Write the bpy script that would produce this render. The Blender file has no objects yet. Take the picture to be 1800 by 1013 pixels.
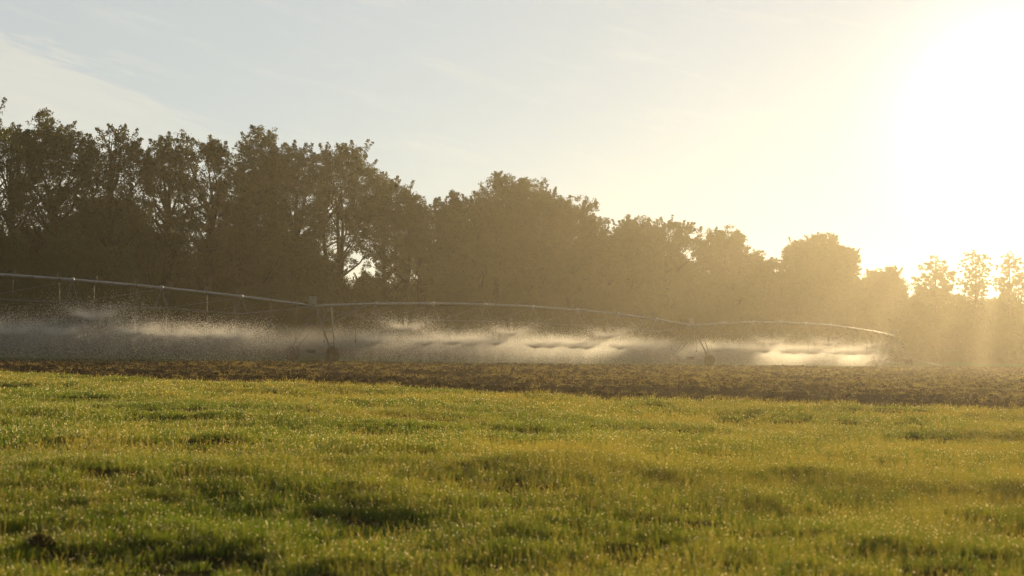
import bpy, math, random
import numpy as np

R = math.radians
sc = bpy.context.scene
COL = sc.collection
rng = np.random.default_rng(11)

# ------------------------------------------------------------------ camera
F = 2600.0            # focal length in photo pixels (1800 wide)
CAMZ = 1.7
PITCH = math.atan(96.5 / F)
cd = bpy.data.cameras.new('camera')
cam = bpy.data.objects.new('camera', cd)
COL.objects.link(cam)
cam.location = (0, 0, CAMZ)
cam.rotation_euler = (R(90) + PITCH, 0, 0)
cd.sensor_width = 36
cd.lens = 36 * F / 1800
cd.clip_start = 0.5
cd.clip_end = 20000
cd.dof.use_dof = True
cd.dof.focus_distance = 105
cd.dof.aperture_fstop = 2.4
sc.camera = cam

# ------------------------------------------------------------------ sun, sky, exposure
SUN_EL, SUN_AZ = 8.4, 19.0        # azimuth measured from +Y towards +X
SUN_STRENGTH = 5.0
SKY_STRENGTH = 0.05
EXPOSURE = 0.98
sund = np.array([math.sin(R(SUN_AZ)) * math.cos(R(SUN_EL)), math.cos(R(SUN_AZ)) * math.cos(R(SUN_EL)), math.sin(R(SUN_EL))])

ld = bpy.data.lights.new('sun', 'SUN')
ld.energy = SUN_STRENGTH
ld.angle = R(0.53)
ld.color = (1.0, 0.76, 0.42)
sun = bpy.data.objects.new('sun', ld)
COL.objects.link(sun)
sun.rotation_euler = (R(90 - SUN_EL), 0, R(180 - SUN_AZ))
sun.location = (60, 150, 60)

world = bpy.data.worlds.new('World')
sc.world = world
world.use_nodes = True
wt = world.node_tree
wt.nodes.clear()


def N(t, typ, **kw):
    n = t.nodes.new(typ)
    for k, v in kw.items():
        if k == 'inp':
            for i, x in v.items():
                n.inputs[i].default_value = x
        else:
            setattr(n, k, v)
    return n


def math_node(t, op, a, b=None, clamp=False):
    n = t.nodes.new('ShaderNodeMath')
    n.operation = op
    n.use_clamp = clamp
    for i, v in enumerate((a, b)):
        if v is None:
            continue
        if isinstance(v, (int, float)):
            n.inputs[i].default_value = v
        else:
            t.links.new(v, n.inputs[i])
    return n.outputs[0]


def mixc(t, fac, a, b):
    n = t.nodes.new('ShaderNodeMix')
    n.data_type = 'RGBA'
    for i, v in ((0, fac), (6, a), (7, b)):
        if isinstance(v, (int, float)):
            n.inputs[i].default_value = v
        elif isinstance(v, tuple):
            n.inputs[i].default_value = v if len(v) == 4 else (*v, 1)
        else:
            t.links.new(v, n.inputs[i])
    return n.outputs[2]


def build_sky():
    t = wt
    out = N(t, 'ShaderNodeOutputWorld')
    bg = N(t, 'ShaderNodeBackground')
    sky = N(t, 'ShaderNodeTexSky', sky_type='NISHITA')
    sky.sun_disc = False
    sky.sun_elevation = R(SUN_EL)
    sky.sun_rotation = R(SUN_AZ)
    sky.altitude = 50
    sky.air_density = 1.0
    sky.dust_density = 0.05
    sky.ozone_density = 2.0
    tc = N(t, 'ShaderNodeTexCoord')
    sep = N(t, 'ShaderNodeSeparateXYZ')
    t.links.new(tc.outputs['Generated'], sep.inputs[0])
    x, y, z = sep.outputs
    az = math_node(t, 'MULTIPLY', math_node(t, 'ARCTAN2', x, y), 180 / math.pi)
    el = math_node(t, 'MULTIPLY', math_node(t, 'ARCSINE', z), 180 / math.pi)
    # thin streaky cirrus: noise stretched along the horizon
    comb = N(t, 'ShaderNodeCombineXYZ')
    t.links.new(math_node(t, 'ADD', math_node(t, 'MULTIPLY', az, 0.16), math_node(t, 'MULTIPLY', el, 0.1)), comb.inputs[0])
    t.links.new(math_node(t, 'ADD', math_node(t, 'MULTIPLY', el, 0.9), math_node(t, 'MULTIPLY', az, 0.22)), comb.inputs[1])
    nz = N(t, 'ShaderNodeTexNoise', inp={'Scale': 1.3, 'Detail': 7.0, 'Roughness': 0.6, 'Distortion': 0.3})
    t.links.new(comb.outputs[0], nz.inputs['Vector'])
    n01 = nz.outputs['Fac']
    # bank of thin cloud low on the left: below the line from (-19, 11.6) to (-10, 8.3)
    line = math_node(t, 'ADD', math_node(t, 'MULTIPLY', az, -0.36), 4.75)
    under = math_node(t, 'SUBTRACT', line, el)
    under = math_node(t, 'ADD', under, math_node(t, 'MULTIPLY', math_node(t, 'SUBTRACT', n01, 0.5), 4.5))
    nz2 = N(t, 'ShaderNodeTexNoise', inp={'Scale': 4.5, 'Detail': 8.0, 'Roughness': 0.7, 'Distortion': 0.6})
    t.links.new(comb.outputs[0], nz2.inputs['Vector'])
    under = math_node(t, 'ADD', under, math_node(t, 'MULTIPLY', math_node(t, 'SUBTRACT', nz2.outputs['Fac'], 0.5), 4.0))
    m1 = N(t, 'ShaderNodeMapRange', interpolation_type='SMOOTHSTEP', inp={1: -0.1, 2: 1.1, 3: 0.0, 4: 1.0})
    t.links.new(under, m1.inputs[0])
    fade = N(t, 'ShaderNodeMapRange', interpolation_type='SMOOTHSTEP', inp={1: -19.0, 2: -6.0, 3: 1.0, 4: 0.0})
    t.links.new(az, fade.inputs[0])
    m1 = math_node(t, 'MULTIPLY', m1.outputs[0], fade.outputs[0])
    m2 = N(t, 'ShaderNodeMapRange', interpolation_type='SMOOTHSTEP', inp={1: 0.5, 2: 0.8, 3: 0.0, 4: 0.45})
    t.links.new(n01, m2.inputs[0])
    cl = math_node(t, 'MAXIMUM', math_node(t, 'MULTIPLY', m1, math_node(t, 'ADD', 0.1, math_node(t, 'MULTIPLY', n01, 1.2))), m2.outputs[0])
    cl = math_node(t, 'MULTIPLY', cl, CLOUD)
    # even veil of thin high cloud, brightest towards the sun (it scatters forwards)
    dot = N(t, 'ShaderNodeVectorMath', operation='DOT_PRODUCT')
    t.links.new(tc.outputs['Generated'], dot.inputs[0])
    dot.inputs[1].default_value = tuple(sund)
    fwd = N(t, 'ShaderNodeMapRange', interpolation_type='SMOOTHSTEP', inp={1: 0.0, 2: 0.8, 3: 0.25, 4: 1.0})
    t.links.new(dot.outputs['Value'], fwd.inputs[0])
    vs = N(t, 'ShaderNodeVectorMath', operation='SCALE')
    vs.inputs[0].default_value = VEIL[1]
    t.links.new(fwd.outputs[0], vs.inputs['Scale'])
    c = mixc(t, VEIL[0], sky.outputs[0], vs.outputs[0])
    bright = N(t, 'ShaderNodeMix', data_type='RGBA', blend_type='MULTIPLY')
    bright.inputs[0].default_value = 1.0
    t.links.new(c, bright.inputs[6])
    bright.inputs[7].default_value = (1.32, 1.18, 1.04, 1)
    c = mixc(t, cl, c, bright.outputs[2])
    # the aureole of forward-scattered light round the sun
    d = math_node(t, 'MAXIMUM', dot.outputs['Value'], 0.0)
    for power, amp, colr in AUREOLE:
        av = N(t, 'ShaderNodeVectorMath', operation='SCALE')
        av.inputs[0].default_value = colr
        t.links.new(math_node(t, 'MULTIPLY', math_node(t, 'POWER', d, power), amp), av.inputs['Scale'])
        ad = N(t, 'ShaderNodeVectorMath', operation='ADD')
        t.links.new(c, ad.inputs[0])
        t.links.new(av.outputs[0], ad.inputs[1])
        c = ad.outputs[0]
    t.links.new(c, bg.inputs[0])
    bg.inputs[1].default_value = SKY_STRENGTH
    t.links.new(bg.outputs[0], out.inputs[0])


CLOUD = 0.9
VEIL = (0.64, (7.6, 7.6, 7.1))    # thin even cirrostratus over the whole sky
AUREOLE = ((14.0, 0.4, (1.0, 0.68, 0.42)), (110.0, 0.2, (1.0, 0.85, 0.66)), (500.0, 7.0, (1.0, 0.95, 0.85)))
build_sky()
sc.view_settings.view_transform = 'Standard'
sc.view_settings.look = 'None'
sc.view_settings.exposure = EXPOSURE
sc.view_settings.gamma = 1
cy = sc.cycles
cy.use_denoising = True
cy.max_bounces = 6
cy.diffuse_bounces = 2
cy.glossy_bounces = 2
cy.transmission_bounces = 4
cy.transparent_max_bounces = 16
cy.volume_bounces = 0
cy.volume_step_rate = 2.0
cy.volume_max_steps = 256
cy.sample_clamp_indirect = 6

HAZE_DENSITY = 0.00024
HAZE_G = 0.7
MIST_DENSITY = 0.042


# ------------------------------------------------------------------ helpers
def tag(o, label=None, cat=None, group=None, kind=None):
    for k, v in (('label', label), ('category', cat), ('group', group), ('kind', kind)):
        if v:
            o[k] = v
    return o


def empty(name, loc):
    o = bpy.data.objects.new(name, None)
    o.location = loc
    o.empty_display_size = 0.3
    COL.objects.link(o)
    return o


def mesh_np(name, v, f, mats, smooth=False, midx=None, cols=None):
    """v (n,3), f (m,k) all the same size k"""
    me = bpy.data.meshes.new(name)
    v = np.asarray(v, np.float32)
    f = np.asarray(f, np.int32)
    k = f.shape[1]
    me.vertices.add(len(v))
    me.vertices.foreach_set('co', v.ravel())
    me.loops.add(f.size)
    me.loops.foreach_set('vertex_index', f.ravel())
    me.polygons.add(len(f))
    me.polygons.foreach_set('loop_start', np.arange(0, f.size, k, dtype=np.int32))
    me.polygons.foreach_set('loop_total', np.full(len(f), k, np.int32))
    if midx is not None:
        me.polygons.foreach_set('material_index', np.asarray(midx, np.int32))
    me.polygons.foreach_set('use_smooth', np.full(len(f), smooth, bool))
    for m in mats if isinstance(mats, (list, tuple)) else [mats]:
        me.materials.append(m)
    if cols is not None:
        a = me.attributes.new('tint', 'FLOAT', 'POINT')
        a.data.foreach_set('value', np.asarray(cols, np.float32))
    me.update()
    me.validate()
    return me


def link(name, me, parent=None):
    o = bpy.data.objects.new(name, me)
    COL.objects.link(o)
    if parent is not None:
        o.parent = parent
    return o


class MB:
    """collects tubes and boxes, builds one mesh"""
    def __init__(s):
        s.v, s.f, s.m = [], [], []

    def add(s, v, f, m=0):
        b = len(s.v)
        s.v += [tuple(p) for p in v]
        s.f += [tuple(b + i for i in q) for q in f]
        s.m += [m] * len(f)

    def tube(s, pts, rad, n=8, m=0, caps=True):
        pts = np.asarray(pts, float)
        rad = np.broadcast_to(np.asarray(rad, float), (len(pts),))
        d = np.gradient(pts, axis=0)
        d /= np.maximum(np.linalg.norm(d, axis=1)[:, None], 1e-9)
        up = np.array([0, 0, 1.0]) if abs(d[0][2]) < 0.9 else np.array([1.0, 0, 0])
        V = []
        u = np.cross(d[0], up)
        u /= np.linalg.norm(u)
        for p, t, r in zip(pts, d, rad):
            u = u - t * np.dot(u, t)
            u /= max(np.linalg.norm(u), 1e-9)
            w = np.cross(t, u)
            for k in range(n):
                a = 2 * math.pi * k / n
                V.append(p + r * (math.cos(a) * u + math.sin(a) * w))
        fs = []
        for i in range(len(pts) - 1):
            for k in range(n):
                k2 = (k + 1) % n
                fs.append((i * n + k, i * n + k2, (i + 1) * n + k2, (i + 1) * n + k))
        if caps:
            fs.append(tuple(range(n - 1, -1, -1)))
            e = (len(pts) - 1) * n
            fs.append(tuple(range(e, e + n)))
        s.add(V, fs, m)

    def box(s, c, ax, half, m=0, bevel=0.12):
        """box with chamfered vertical edges: c centre, ax three axes, half sizes"""
        c = np.asarray(c, float)
        ax = [np.asarray(a, float) for a in ax]
        hx, hy, hz = half
        b = min(hx, hy) * bevel
        ring = [(hx - b, -hy), (hx, -hy + b), (hx, hy - b), (hx - b, hy), (-hx + b, hy), (-hx, hy - b), (-hx, -hy + b), (-hx + b, -hy)]
        V = []
        for z in (-hz, hz):
            for x, y in ring:
                V.append(c + ax[0] * x + ax[1] * y + ax[2] * z)
        fs = [(k, (k + 1) % 8, 8 + (k + 1) % 8, 8 + k) for k in range(8)] + [tuple(range(7, -1, -1)), tuple(range(8, 16))]
        s.add(V, fs, m)

    def build(s, name, mats, parent=None, smooth=False):
        me = bpy.data.meshes.new(name)
        me.from_pydata(s.v, [], s.f)
        for mt in mats if isinstance(mats, (list, tuple)) else [mats]:
            me.materials.append(mt)
        me.polygons.foreach_set('material_index', s.m)
        me.polygons.foreach_set('use_smooth', [smooth] * len(s.f))
        me.update()
        return link(name, me, parent)


_perm = rng.integers(0, 2 ** 16, 4096)


def vnoise(x, y, scale=1.0, seed=0):
    """smooth value noise in 0..1"""
    x = np.asarray(x, float) / scale + 1000.5 + seed * 17.3
    y = np.asarray(y, float) / scale + 1000.5 + seed * 7.9
    xi = np.floor(x).astype(int)
    yi = np.floor(y).astype(int)
    fx, fy = x - xi, y - yi
    fx = fx * fx * (3 - 2 * fx)
    fy = fy * fy * (3 - 2 * fy)

    def h(a, b):
        return _perm[(_perm[(a + seed * 131) % 4096] + b * 7) % 4096] / 65535.0
    return ((h(xi, yi) * (1 - fx) + h(xi + 1, yi) * fx) * (1 - fy)
            + (h(xi, yi + 1) * (1 - fx) + h(xi + 1, yi + 1) * fx) * fy)


def vnoise3(p, scale, seed):
    p = np.asarray(p, float) / scale + 500.37
    i = np.floor(p).astype(int)
    f = p - i
    f = f * f * (3 - 2 * f)
    out = 0
    for dx in (0, 1):
        for dy in (0, 1):
            for dz in (0, 1):
                h = _perm[(_perm[(_perm[(i[:, 0] + dx + seed * 131) % 4096] + (i[:, 1] + dy) * 7) % 4096] + (i[:, 2] + dz) * 13) % 4096] / 65535.0
                w = (f[:, 0] if dx else 1 - f[:, 0]) * (f[:, 1] if dy else 1 - f[:, 1]) * (f[:, 2] if dz else 1 - f[:, 2])
                out = out + h * w
    return out


def gz(x, y):
    """broad lie of the land: falls gently to the right"""
    x = np.asarray(x, float)
    return -0.028 * 140 * np.tanh(x / 140) + 0 * np.asarray(y, float)


def at(px, py, Y):
    u = (px - 900) / F
    v = (506.5 - py) / F
    dy = math.cos(PITCH) - v * math.sin(PITCH)
    dz = math.sin(PITCH) + v * math.cos(PITCH)
    k = Y / dy
    return np.array([u * k, Y, CAMZ + dz * k])


# ------------------------------------------------------------------ materials
def mat(name):
    m = bpy.data.materials.new(name)
    m.use_nodes = True
    m.node_tree.nodes.clear()
    return m, m.node_tree


def foliage_mat(name, ca, cb, cc, trans=0.45, gloss=0.08, rough=0.4, scale=0.35, tcol=(1.25, 1.15, 0.6), tint=True):
    """leafy stuff: diffuse + translucent + a little gloss; colour varies over space and per leaf"""
    m, t = mat(name)
    out = N(t, 'ShaderNodeOutputMaterial')
    geo = N(t, 'ShaderNodeNewGeometry')
    nz = N(t, 'ShaderNodeTexNoise', inp={'Scale': scale, 'Detail': 3.0, 'Roughness': 0.6})
    t.links.new(geo.outputs['Position'], nz.inputs['Vector'])
    mr = N(t, 'ShaderNodeMapRange', inp={1: 0.35, 2: 0.65, 3: 0.0, 4: 1.0})
    t.links.new(nz.outputs['Fac'], mr.inputs[0])
    c = mixc(t, mr.outputs[0], ca, cb)
    if tint:
        at_ = N(t, 'ShaderNodeAttribute', attribute_name='tint')
        c = mixc(t, at_.outputs['Fac'], c, cc)
    dif = N(t, 'ShaderNodeBsdfDiffuse')
    t.links.new(c, dif.inputs[0])
    tr = N(t, 'ShaderNodeBsdfTranslucent')
    mul = N(t, 'ShaderNodeMix', data_type='RGBA', blend_type='MULTIPLY')
    mul.inputs[0].default_value = 1
    t.links.new(c, mul.inputs[6])
    mul.inputs[7].default_value = (*tcol, 1)
    t.links.new(mul.outputs[2], tr.inputs[0])
    mx = N(t, 'ShaderNodeMixShader', inp={0: trans})
    t.links.new(dif.outputs[0], mx.inputs[1])
    t.links.new(tr.outputs[0], mx.inputs[2])
    gl = N(t, 'ShaderNodeBsdfGlossy', inp={'Roughness': rough})
    gl.inputs[0].default_value = (0.8, 0.8, 0.75, 1)
    m2 = N(t, 'ShaderNodeMixShader', inp={0: gloss})
    t.links.new(mx.outputs[0], m2.inputs[1])
    t.links.new(gl.outputs[0], m2.inputs[2])
    t.links.new(m2.outputs[0], out.inputs[0])
    return m


def rough_mat(name, ca, cb, scale=3.0, rough=0.9, metal=0.0, bump=0.0, detail=5.0, spec=0.5):
    m, t = mat(name)
    out = N(t, 'ShaderNodeOutputMaterial')
    p = N(t, 'ShaderNodeBsdfPrincipled')
    geo = N(t, 'ShaderNodeNewGeometry')
    nz = N(t, 'ShaderNodeTexNoise', inp={'Scale': scale, 'Detail': detail, 'Roughness': 0.65})
    t.links.new(geo.outputs['Position'], nz.inputs['Vector'])
    mr = N(t, 'ShaderNodeMapRange', inp={1: 0.35, 2: 0.65, 3: 0.0, 4: 1.0})
    t.links.new(nz.outputs['Fac'], mr.inputs[0])
    c = mixc(t, mr.outputs[0], ca, cb)
    t.links.new(c, p.inputs['Base Color'])
    p.inputs['Roughness'].default_value = rough
    p.inputs['Metallic'].default_value = metal
    p.inputs['Specular IOR Level'].default_value = spec
    if bump:
        b = N(t, 'ShaderNodeBump', inp={'Strength': 0.6, 'Distance': bump})
        t.links.new(nz.outputs['Fac'], b.inputs['Height'])
        t.links.new(b.outputs[0], p.inputs['Normal'])
    t.links.new(p.outputs[0], out.inputs[0])
    return m


M_leaf = foliage_mat('oak_foliage', (0.028, 0.042, 0.014), (0.045, 0.056, 0.018), (0.07, 0.078, 0.024), trans=0.3, gloss=0.03, scale=0.25)
M_leaf_green = foliage_mat('green_foliage', (0.028, 0.06, 0.02), (0.045, 0.08, 0.024), (0.07, 0.09, 0.028), trans=0.3, gloss=0.03, scale=0.25)
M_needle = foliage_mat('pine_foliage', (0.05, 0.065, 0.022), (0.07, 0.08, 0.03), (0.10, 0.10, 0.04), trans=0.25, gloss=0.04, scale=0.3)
M_bark = rough_mat('bark', (0.03, 0.026, 0.02), (0.065, 0.055, 0.042), scale=3, bump=0.05, spec=0.1)
M_grass = foliage_mat('pasture_grass', (0.052, 0.112, 0.008), (0.103, 0.139, 0.013), (0.26, 0.205, 0.09), trans=0.55, gloss=0.04, rough=0.35, scale=0.22, tcol=(1.2, 1.25, 0.4))
M_weed = foliage_mat('weed_leaves', (0.10, 0.118, 0.022), (0.15, 0.138, 0.034), (0.23, 0.17, 0.065), trans=0.45, gloss=0.05, scale=0.1)
M_turf = rough_mat('turf_soil', (0.022, 0.024, 0.009), (0.04, 0.033, 0.014), scale=1.2, bump=0.02, spec=0.0)
M_soil = rough_mat('ploughed_soil', (0.045, 0.029, 0.017), (0.085, 0.057, 0.034), scale=1.6, bump=0.05, spec=0.0)
M_crop = rough_mat('far_crop', (0.06, 0.08, 0.035), (0.09, 0.10, 0.045), scale=0.5, bump=0.05, spec=0.0)
M_steel = rough_mat('galvanised_steel', (0.17, 0.185, 0.20), (0.25, 0.27, 0.29), scale=2.0, rough=0.5, metal=0.5)
M_dull = rough_mat('dull_steel', (0.09, 0.09, 0.09), (0.14, 0.14, 0.135), scale=6.0, rough=0.8, metal=0.0, spec=0.15)
M_rubber = rough_mat('tyre_rubber', (0.02, 0.019, 0.017), (0.05, 0.04, 0.03), scale=4.0, rough=0.85)
M_truss = rough_mat('truss_steel', (0.12, 0.125, 0.13), (0.18, 0.185, 0.19), scale=6.0, rough=0.7, metal=0.2, spec=0.2)
M_pinebark = rough_mat('pine_bark', (0.07, 0.055, 0.04), (0.12, 0.095, 0.07), scale=3, bump=0.05, spec=0.1)
M_rim = rough_mat('muddy_rim', (0.04, 0.035, 0.03), (0.07, 0.06, 0.05), scale=4.0, rough=0.8)
M_hose = rough_mat('hose_rubber', (0.04, 0.04, 0.04), (0.07, 0.07, 0.07), scale=4.0, rough=0.6)
M_box = rough_mat('grey_enclosure', (0.16, 0.16, 0.15), (0.22, 0.22, 0.21), scale=4.0, rough=0.5)


def drop_mat(name, gloss, ct=(0.93, 0.94, 0.95), cdf=(0.6, 0.62, 0.64)):
    m, t = mat(name)
    out = N(t, 'ShaderNodeOutputMaterial')
    tr = N(t, 'ShaderNodeBsdfTranslucent')
    tr.inputs[0].default_value = (*ct, 1)
    d = N(t, 'ShaderNodeBsdfDiffuse')
    d.inputs[0].default_value = (*cdf, 1)
    g = N(t, 'ShaderNodeBsdfGlossy', inp={'Roughness': 0.35})
    mx = N(t, 'ShaderNodeMixShader', inp={0: 0.12})
    t.links.new(tr.outputs[0], mx.inputs[1])
    t.links.new(d.outputs[0], mx.inputs[2])
    m2 = N(t, 'ShaderNodeMixShader', inp={0: gloss})
    t.links.new(mx.outputs[0], m2.inputs[1])
    t.links.new(g.outputs[0], m2.inputs[2])
    t.links.new(m2.outputs[0], out.inputs[0])
    return m


M_drop = drop_mat('water_drops', 0.12, (1.0, 0.98, 0.95), (0.6, 0.6, 0.6))
M_dew = drop_mat('dew_beads', 0.05, (1.0, 0.9, 0.66), (0.5, 0.46, 0.34))


def vol_mat(name, dens, g, col):
    m, t = mat(name)
    out = N(t, 'ShaderNodeOutputMaterial')
    v = N(t, 'ShaderNodeVolumePrincipled')
    v.inputs['Color'].default_value = (*col, 1)
    v.inputs['Density'].default_value = dens
    v.inputs['Anisotropy'].default_value = g
    t.links.new(v.outputs[0], out.inputs['Volume'])
    return m


def mist_mat(name, dens, g):
    """water mist: thins out upwards from the nozzles' height, a little uneven"""
    m, t = mat(name)
    out = N(t, 'ShaderNodeOutputMaterial')
    v = N(t, 'ShaderNodeVolumePrincipled')
    v.inputs['Color'].default_value = (0.97, 0.97, 0.97, 1)
    v.inputs['Anisotropy'].default_value = g
    geo = N(t, 'ShaderNodeNewGeometry')
    sep = N(t, 'ShaderNodeSeparateXYZ')
    t.links.new(geo.outputs['Position'], sep.inputs[0])
    h = math_node(t, 'ADD', sep.outputs[2], math_node(t, 'MULTIPLY', sep.outputs[0], 0.0273))     # height above the sloping field
    nz = N(t, 'ShaderNodeTexNoise', inp={'Scale': 0.45, 'Detail': 2.0, 'Roughness': 0.55})
    t.links.new(geo.outputs['Position'], nz.inputs['Vector'])
    h2 = math_node(t, 'ADD', h, math_node(t, 'MULTIPLY', math_node(t, 'SUBTRACT', nz.outputs['Fac'], 0.5), 2.2))
    mr = N(t, 'ShaderNodeMapRange', interpolation_type='SMOOTHSTEP', inp={1: 1.3, 2: 2.7, 3: 1.0, 4: 0.0})
    t.links.new(h2, mr.inputs[0])
    lo = N(t, 'ShaderNodeMapRange', interpolation_type='SMOOTHSTEP', inp={1: 0.0, 2: 1.6, 3: 0.2, 4: 1.0})
    t.links.new(h, lo.inputs[0])
    t.links.new(math_node(t, 'MULTIPLY', math_node(t, 'MULTIPLY', mr.outputs[0], lo.outputs[0]), dens), v.inputs['Density'])
    t.links.new(v.outputs[0], out.inputs['Volume'])
    return m


# ------------------------------------------------------------------ field layout
def edge_y(x):
    """far edge of the pasture = near edge of the ploughed strip"""
    x = np.asarray(x, float)
    return 49.0 - 0.32 * x + 1.2 * (vnoise(x, x * 0, 7.0, 3) - 0.5) + 1.0 * (vnoise(x, x * 0, 2.0, 4) - 0.5)


P1 = np.array([-13.6, 101.0])
P2 = np.array([17.1, 141.0])
P3 = np.array([47.3, 183.0])
P0 = P1 - (P2 - P1) * 1.03


def pivot_y(x):
    return P1[1] + (np.asarray(x, float) - P1[0]) * (P3[1] - P1[1]) / (P3[0] - P1[0])


def far_y(x):
    """far edge of the ploughed strip, just in front of the wheels"""
    x = np.asarray(x, float)
    return pivot_y(x) - 2.6


TL = np.array([(-80, 80), (-45, 112), (-20, 140), (0, 170), (25, 212), (50, 252), (75, 275), (110, 290)], float)


def tree_Y(px):
    """where the ray of photo column px meets the tree line"""
    u = (px - 900) / F
    for a, b in zip(TL[:-1], TL[1:]):
        d = b - a
        # a + s d with x = u y
        den = d[0] - u * d[1]
        if abs(den) < 1e-9:
            continue
        s = (u * a[1] - a[0]) / den
        if -1e-6 <= s <= 1 + 1e-6:
            return a[1] + s * d[1]
    return 285.0


def relief(x, y):
    return (0.20 * (vnoise(x, y, 2.6, 1) - 0.5) + 0.10 * (vnoise(x, y, 1.1, 2) - 0.5) + 0.05 * (vnoise(x, y, 0.45, 5) - 0.5)
            + 0.25 * (vnoise(x, y, 9.0, 6) - 0.5))


def soil_relief(x, y):
    # shallow furrows along the strip + clods
    s = y + 0.32 * x
    return (0.08 * np.sin(s * 2 * math.pi / 2.1 + 2 * vnoise(x, y, 6, 9)) + 0.14 * (vnoise(x, y, 0.8, 7) - 0.5)
            + 0.12 * (vnoise(x, y, 0.33, 8) - 0.5) + 0.2 * (vnoise(x, y, 7, 12) - 0.5))


def sheet(name, xs, yfun0, yfun1, ny, zfun, m):
    xs = np.asarray(xs, float)
    y0, y1 = yfun0(xs), yfun1(xs)
    t = np.linspace(0, 1, ny)
    X = np.repeat(xs[:, None], ny, 1)
    Y = y0[:, None] + (y1 - y0)[:, None] * t[None]
    Z = zfun(X, Y)
    v = np.stack([X, Y, Z], -1).reshape(-1, 3)
    nx = len(xs)
    i = np.arange((nx - 1) * (ny - 1))
    a = (i // (ny - 1)) * ny + i % (ny - 1)
    f = np.stack([a, a + ny, a + ny + 1, a + 1], 1)
    o = link(name, mesh_np(name, v, f, m, smooth=True))
    return tag(o, kind='structure')


# base ground to the horizon (coarse), a little below the modelled sheets
gx = np.concatenate([np.linspace(-6000, -300, 12), np.linspace(-260, 260, 27), np.linspace(300, 6000, 12)])
sheet('ground', gx, lambda x: 0 * x - 3000, lambda x: 0 * x + 9000, 60, lambda X, Y: gz(X, Y) - 0.35, M_crop)
sheet('pasture', np.arange(-42, 34, 0.16), lambda x: 0 * x - 6, lambda x: edge_y(x) + 0.4, 330,
      lambda X, Y: gz(X, Y) + relief(X, Y), M_turf)
sheet('ploughed_field', np.concatenate([np.arange(-75, 60, 0.3), np.arange(60, 130, 1.5)]), lambda x: edge_y(x) - 0.3, lambda x: np.maximum(far_y(x) + 0.5, edge_y(x) + 2), 300,
      lambda X, Y: gz(X, Y) + soil_relief(X, Y) - 0.06, M_soil)
sheet('crop_field', np.arange(-110, 160, 1.5), lambda x: np.maximum(far_y(x), edge_y(x)), lambda x: far_y(x) + 160, 120,
      lambda X, Y: gz(X, Y) + 0.1 * (vnoise(X, Y, 3, 14) - 0.5) - 0.02, M_crop)


# ------------------------------------------------------------------ scatter (ground cover only)
def scatter(name, pts, rot, scl, idx, sources):
    src = bpy.data.collections.new(name + '_sources')
    for o in sources:
        src.objects.link(o)
    me = bpy.data.meshes.new(name)
    me.vertices.add(len(pts))
    me.vertices.foreach_set('co', np.asarray(pts, np.float32).ravel())
    a = me.attributes.new('rot', 'FLOAT_VECTOR', 'POINT')
    a.data.foreach_set('vector', np.asarray(rot, np.float32).ravel())
    a = me.attributes.new('scl', 'FLOAT_VECTOR', 'POINT')
    a.data.foreach_set('vector', np.asarray(scl, np.float32).ravel())
    a = me.attributes.new('idx', 'INT', 'POINT')
    a.data.foreach_set('value', np.asarray(idx, np.int32))
    o = link(name, me)
    g = bpy.data.node_groups.new(name, 'GeometryNodeTree')
    g.interface.new_socket('Geometry', in_out='INPUT', socket_type='NodeSocketGeometry')
    g.interface.new_socket('Geometry', in_out='OUTPUT', socket_type='NodeSocketGeometry')
    gi = g.nodes.new('NodeGroupInput')
    go = g.nodes.new('NodeGroupOutput')
    ci = g.nodes.new('GeometryNodeCollectionInfo')
    ci.inputs['Collection'].default_value = src
    ci.inputs['Separate Children'].default_value = True
    ci.inputs['Reset Children'].default_value = True
    iop = g.nodes.new('GeometryNodeInstanceOnPoints')
    iop.inputs['Pick Instance'].default_value = True

    def named(n, typ):
        q = g.nodes.new('GeometryNodeInputNamedAttribute')
        q.data_type = typ
        q.inputs['Name'].default_value = n
        return next(s for s in q.outputs if s.enabled and s.name == 'Attribute')
    e2r = g.nodes.new('FunctionNodeEulerToRotation')
    g.links.new(named('rot', 'FLOAT_VECTOR'), e2r.inputs[0])
    g.links.new(gi.outputs[0], iop.inputs['Points'])
    g.links.new(ci.outputs[0], iop.inputs['Instance'])
    g.links.new(named('idx', 'INT'), iop.inputs['Instance Index'])
    g.links.new(e2r.outputs[0], iop.inputs['Rotation'])
    g.links.new(named('scl', 'FLOAT_VECTOR'), iop.inputs['Scale'])
    g.links.new(iop.outputs[0], go.inputs[0])
    md = o.modifiers.new('scatter', 'NODES')
    md.node_group = g
    return o


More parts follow.
